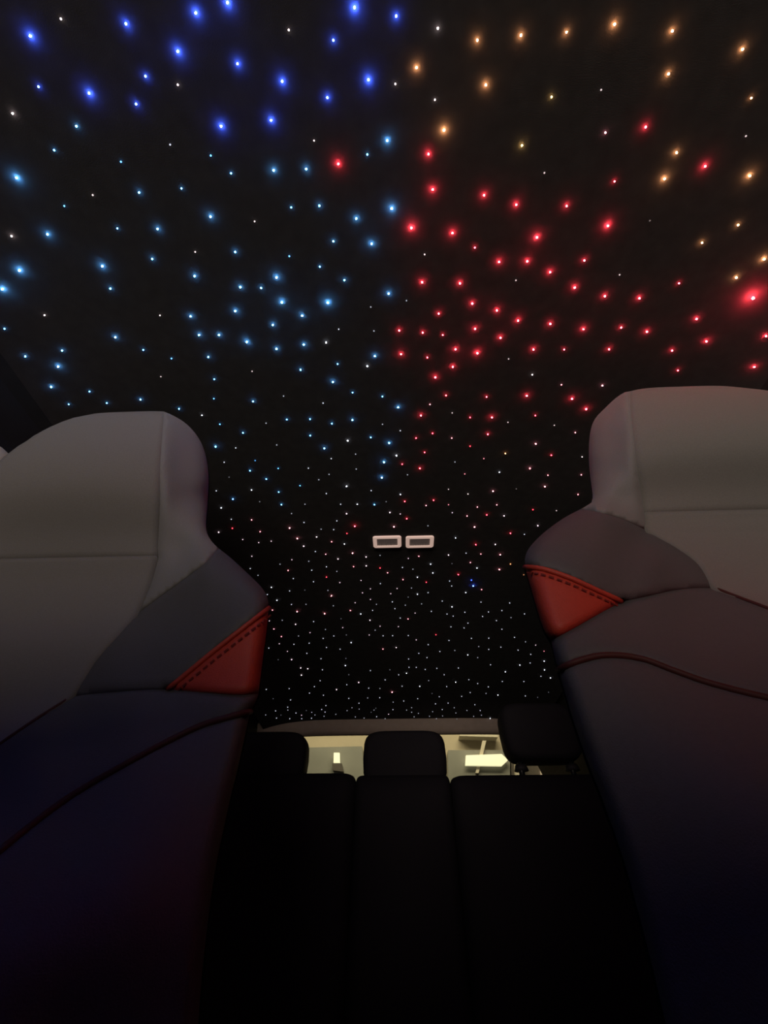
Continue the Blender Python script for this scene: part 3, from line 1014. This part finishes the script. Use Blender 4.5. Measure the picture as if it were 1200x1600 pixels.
STARS['I'] = (620, 780, 4.286, """p 194 38 1.9;r 243 5 2;m 345 30 1.5;m 371 85 1.2;p 540 48 1.8;r 669 33 2;p 470 107 1.7;r 602 100 2;m 717 106 1.4;r 910 65 2;l 1068 72 1.2;l 208 173 .9;p 520 181 1.8;m 943 172 1.4;r 760 223 2;l 853 230 1.1;l 393 254 1.4;
r 528 299 2.1;m 659 298 1.5;m 346 369 1.4;l 463 356 1;p 562 362 1.6;p 692 367 1.8;l 226 430 1.7;l 369 426 .5;p 492 419 1.4;o 760 429 1.4;l 536 456 1.7;p 686 466 1.8;l 241 489 1.3;r 411 500 2;o 849 501 1.2;l 353 543 1;
b 499 537 1.4;b 511 576 2.4;r 197 551 1.5;l 367 576 1.1;p 567 600 1.5;l 461 620 1.3;l 209 621 1.1;l 304 677 1.2;l 563 684 1.2;l 168 697 1.2;l 755 690 1.2;l 369 716 1.4;l 231 746 1.1;l 455 752 1.2;l 613 750 1.1;l 703 741 1.1;
l 854 763 1.2;l 336 764 1;l 377 778 1;l 574 780 1.1;l 764 788 .9;l 476 825 1.2;l 666 808 1.1;l 450 857 1;l 362 850 1.1;l 703 866 1;r 262 903 1.6;l 349 941 1.1;l 499 927 1.1;l 615 926 1;l 787 920 1.2;l 861 950 .8;m 929 972 1.1;
l 210 969 1.1;l 548 982 .9;l 696 986 1;l 615 1001 1;l 811 1006 1;p 985 1013 1.2;l 288 1015 1.1;l 388 1008 .9;l 896 1034 1.1;l 475 1038 1.3;l 541 1056 .7;l 202 1056 1;l 892 1092 1.1;l 986 1080 1.3;l 627 1104 1.1;l 823 1106 1.3;
l 412 1126 1;l 268 1128 1.1;l 190 1135 1;l 988 1138 1.4;l 726 1151 1.3;l 317 1171 1.1;l 964 1181 1;l 1028 1192 1.5;l 482 1204 1.2;l 213 1210 .7;l 394 1221 1.4;l 541 1230 1.2;l 706 1216 1.1;l 850 1216 1.2;l 334 1250 1.1;
l 612 1252 1.2;l 491 1290 1.2;l 597 1296 .8;l 677 1307 1.6;l 860 1313 1.2;l 942 1322 .5;l 1015 1288 .5;l 284 1318 1.2;l 434 1316 1;l 236 1296 .5;l 343 1361 1.1;l 522 1372 1.1;l 259 1366 1;l 384 1392 .8;l 304 1404 1;l 469 1410 .8;
l 558 1411 1;l 240 1418 .8;l 395 1427 .8;l 306 1447 .8;l 219 1449 .7;l 514 1450 .8;l 566 1442 .9;l 265 1465 .8;l 402 1467 .6;l 624 1463 1.4;l 640 1487 .7""")
STARS['J'] = (310, 760, 8.571, """l 443 430 1.1;r 458 550 1.6;p 715 437 1.5;m 275 603 1.3;m 596 701 1;m 718 925 1.1;l 697 1090 1.1""")
TINT = {'b': (0.045, 0.11, 1.0), 'c': (0.10, 0.42, 1.0), 'w': (1.0, 0.80, 0.80), 'l': (0.80, 0.85, 1.0), 'm': (1.0, 0.74, 0.86),
        'o': (1.0, 0.40, 0.15), 'y': (1.0, 0.58, 0.18), 'r': (1.0, 0.04, 0.065), 'p': (1.0, 0.30, 0.36)}
GAIN = {'b': 1.25, 'c': 0.8, 'w': 0.9, 'l': 0.6, 'm': 0.65, 'o': 0.5, 'y': 0.45, 'r': 1.0, 'p': 0.8}
NAMES = {'b': 'deep blue', 'c': 'pale blue', 'w': 'white', 'l': 'bluish white', 'm': 'pinkish white', 'o': 'orange', 'y': 'yellow', 'r': 'red', 'p': 'pink'}
stars = []
for key, (ox, oy, sc, txt) in STARS.items():
    for item in txt.replace('\n', '').split(';'):
        c, x, y, s = item.split()
        px, py, s = ox + float(x) / sc, oy + float(y) / sc, float(s)
        if all((px - q[1]) ** 2 + (py - q[2]) ** 2 > 12 for q in stars):
            stars.append((c, px, py, s))


def star_mat(c, s, cache={}):
    q = round(s * 2) / 2 if s > 1 else round(s * 5) / 5
    if (c, q) not in cache:
        base = max(0.15, 1.9 * q ** 3.05 * GAIN[c] * (1 + 1.0 * min(1.5, max(0.0, q - 1.5))))
        m = bpy.data.materials.new('star_%s' % c)
        m.use_nodes = True
        b = m.node_tree.nodes['Principled BSDF']
        b.inputs['Base Color'].default_value = (0.05, 0.05, 0.05, 1)
        b.inputs['Emission Color'].default_value = (*TINT[c], 1)
        b.inputs['Emission Strength'].default_value = base
        cache[(c, q)] = m
    return cache[(c, q)]


def star_shape(r, h):
    """trimmed fibre end: short stub out of the fabric with a rounded tip"""
    bm = bmesh.new()
    bmesh.ops.create_icosphere(bm, subdivisions=1, radius=r)
    for v in bm.verts:
        v.co.z -= h
    me = bpy.data.meshes.new('star_light')
    bm.to_mesh(me)
    bm.free()
    me.polygons.foreach_set('use_smooth', [True] * len(me.polygons))
    return me


placed = []
for c, px, py, s in stars:
    p = lamp_pos(px, py)
    depth = -(ROT.transposed() @ (p - EYE)).z
    r = 0.0007 + 0.00058 * depth
    if s > 6:
        r = 0.0016
    h = 0.0012 + r * 0.9 + (0.004 if s > 6 else 0.0)
    placed.append((s * 3 + 1.2 / depth, c, s, p, r, h))
placed.sort(key=lambda t: -t[0])
meshes = {}
for rank, (k, c, s, p, r, h) in enumerate(placed[:300]):
    key = (c, round(s * 2), round(r * 1e4), round(h * 1e4))
    if key not in meshes:
        me = star_shape(r, h)
        me.materials.append(star_mat(c, s))
        meshes[key] = me
    o = bpy.data.objects.new('star_light', meshes[key])
    COL.objects.link(o)
    o.location = p
    o.parent = ceiling
    o['label'] = '%s star light in the headliner' % NAMES[c]
    o['group'] = 'star lights in the headliner'


def star_cloud(name, items, label):
    """stars too many or too small to pick apart, one mesh"""
    verts, faces, mids, mlist = [], [], [], []
    for (k, c, s, p, r, h) in items:
        me = star_shape(r, h)
        base = len(verts)
        m = star_mat(c, s)
        if m not in mlist:
            mlist.append(m)
        verts += [tuple(v.co + p) for v in me.vertices]
        for f in me.polygons:
            faces.append(tuple(base + i for i in f.vertices))
            mids.append(mlist.index(m))
        bpy.data.meshes.remove(me)
    me = bpy.data.meshes.new(name)
    me.from_pydata(verts, [], faces)
    me.update()
    for m in mlist:
        me.materials.append(m)
    me.polygons.foreach_set('material_index', mids)
    me.polygons.foreach_set('use_smooth', [True] * len(me.polygons))
    o = bpy.data.objects.new(name, me)
    COL.objects.link(o)
    o.parent = ceiling
    tag(o, label, kind='stuff')


star_cloud('far_star_lights', placed[300:], 'many small whitish star lights towards the rear of the headliner')
# the same sky of stars goes on over the windscreen and behind the front seats
rnd = random.Random(5)
have = [t[3] for t in placed]
more = []
RT = ROT.transposed()
for _ in range(2600):
    x, y = rnd.uniform(-0.54, 0.54), rnd.uniform(-0.37, 1.98)
    p = Vector((x, y, ceil_z(x, y)))
    v = RT @ (p - EYE)
    if v.z < -0.02:
        px, py = 600 - F * v.x / v.z, 800 + F * v.y / v.z
        seen = -14 < px < 1214 and -14 < py < 1614
        behind = (px < 240 and py > 720) or (px > 1000 and py > 680) or (px < 60 and 0 < px and py > 760)
        if seen and not behind:
            continue
    gap = 0.068 if y < 0.6 else 0.055
    if any((p - q).length < gap for q in have):
        continue
    have.append(p)
    warm = x > 0.02
    if y < 0.25:
        c = rnd.choice('oooyo') if warm else rnd.choice('bbbbcc')
    elif y < 0.8:
        c = rnd.choice('rrrop') if warm else rnd.choice('ccccl')
    else:
        c = rnd.choice('mlpr') if warm else rnd.choice('cllm')
    s_ = rnd.uniform(2.0, 4.0) if y < 0.6 else rnd.uniform(0.9, 1.8)
    r = 0.0012 if y < 0.6 else 0.0016
    more.append((0, c, s_, p, r, 0.0012 + r * 0.9))
star_cloud('outer_star_lights', more, 'star lights of the headliner above the windscreen and behind the front seats')
print('stars', len(stars))
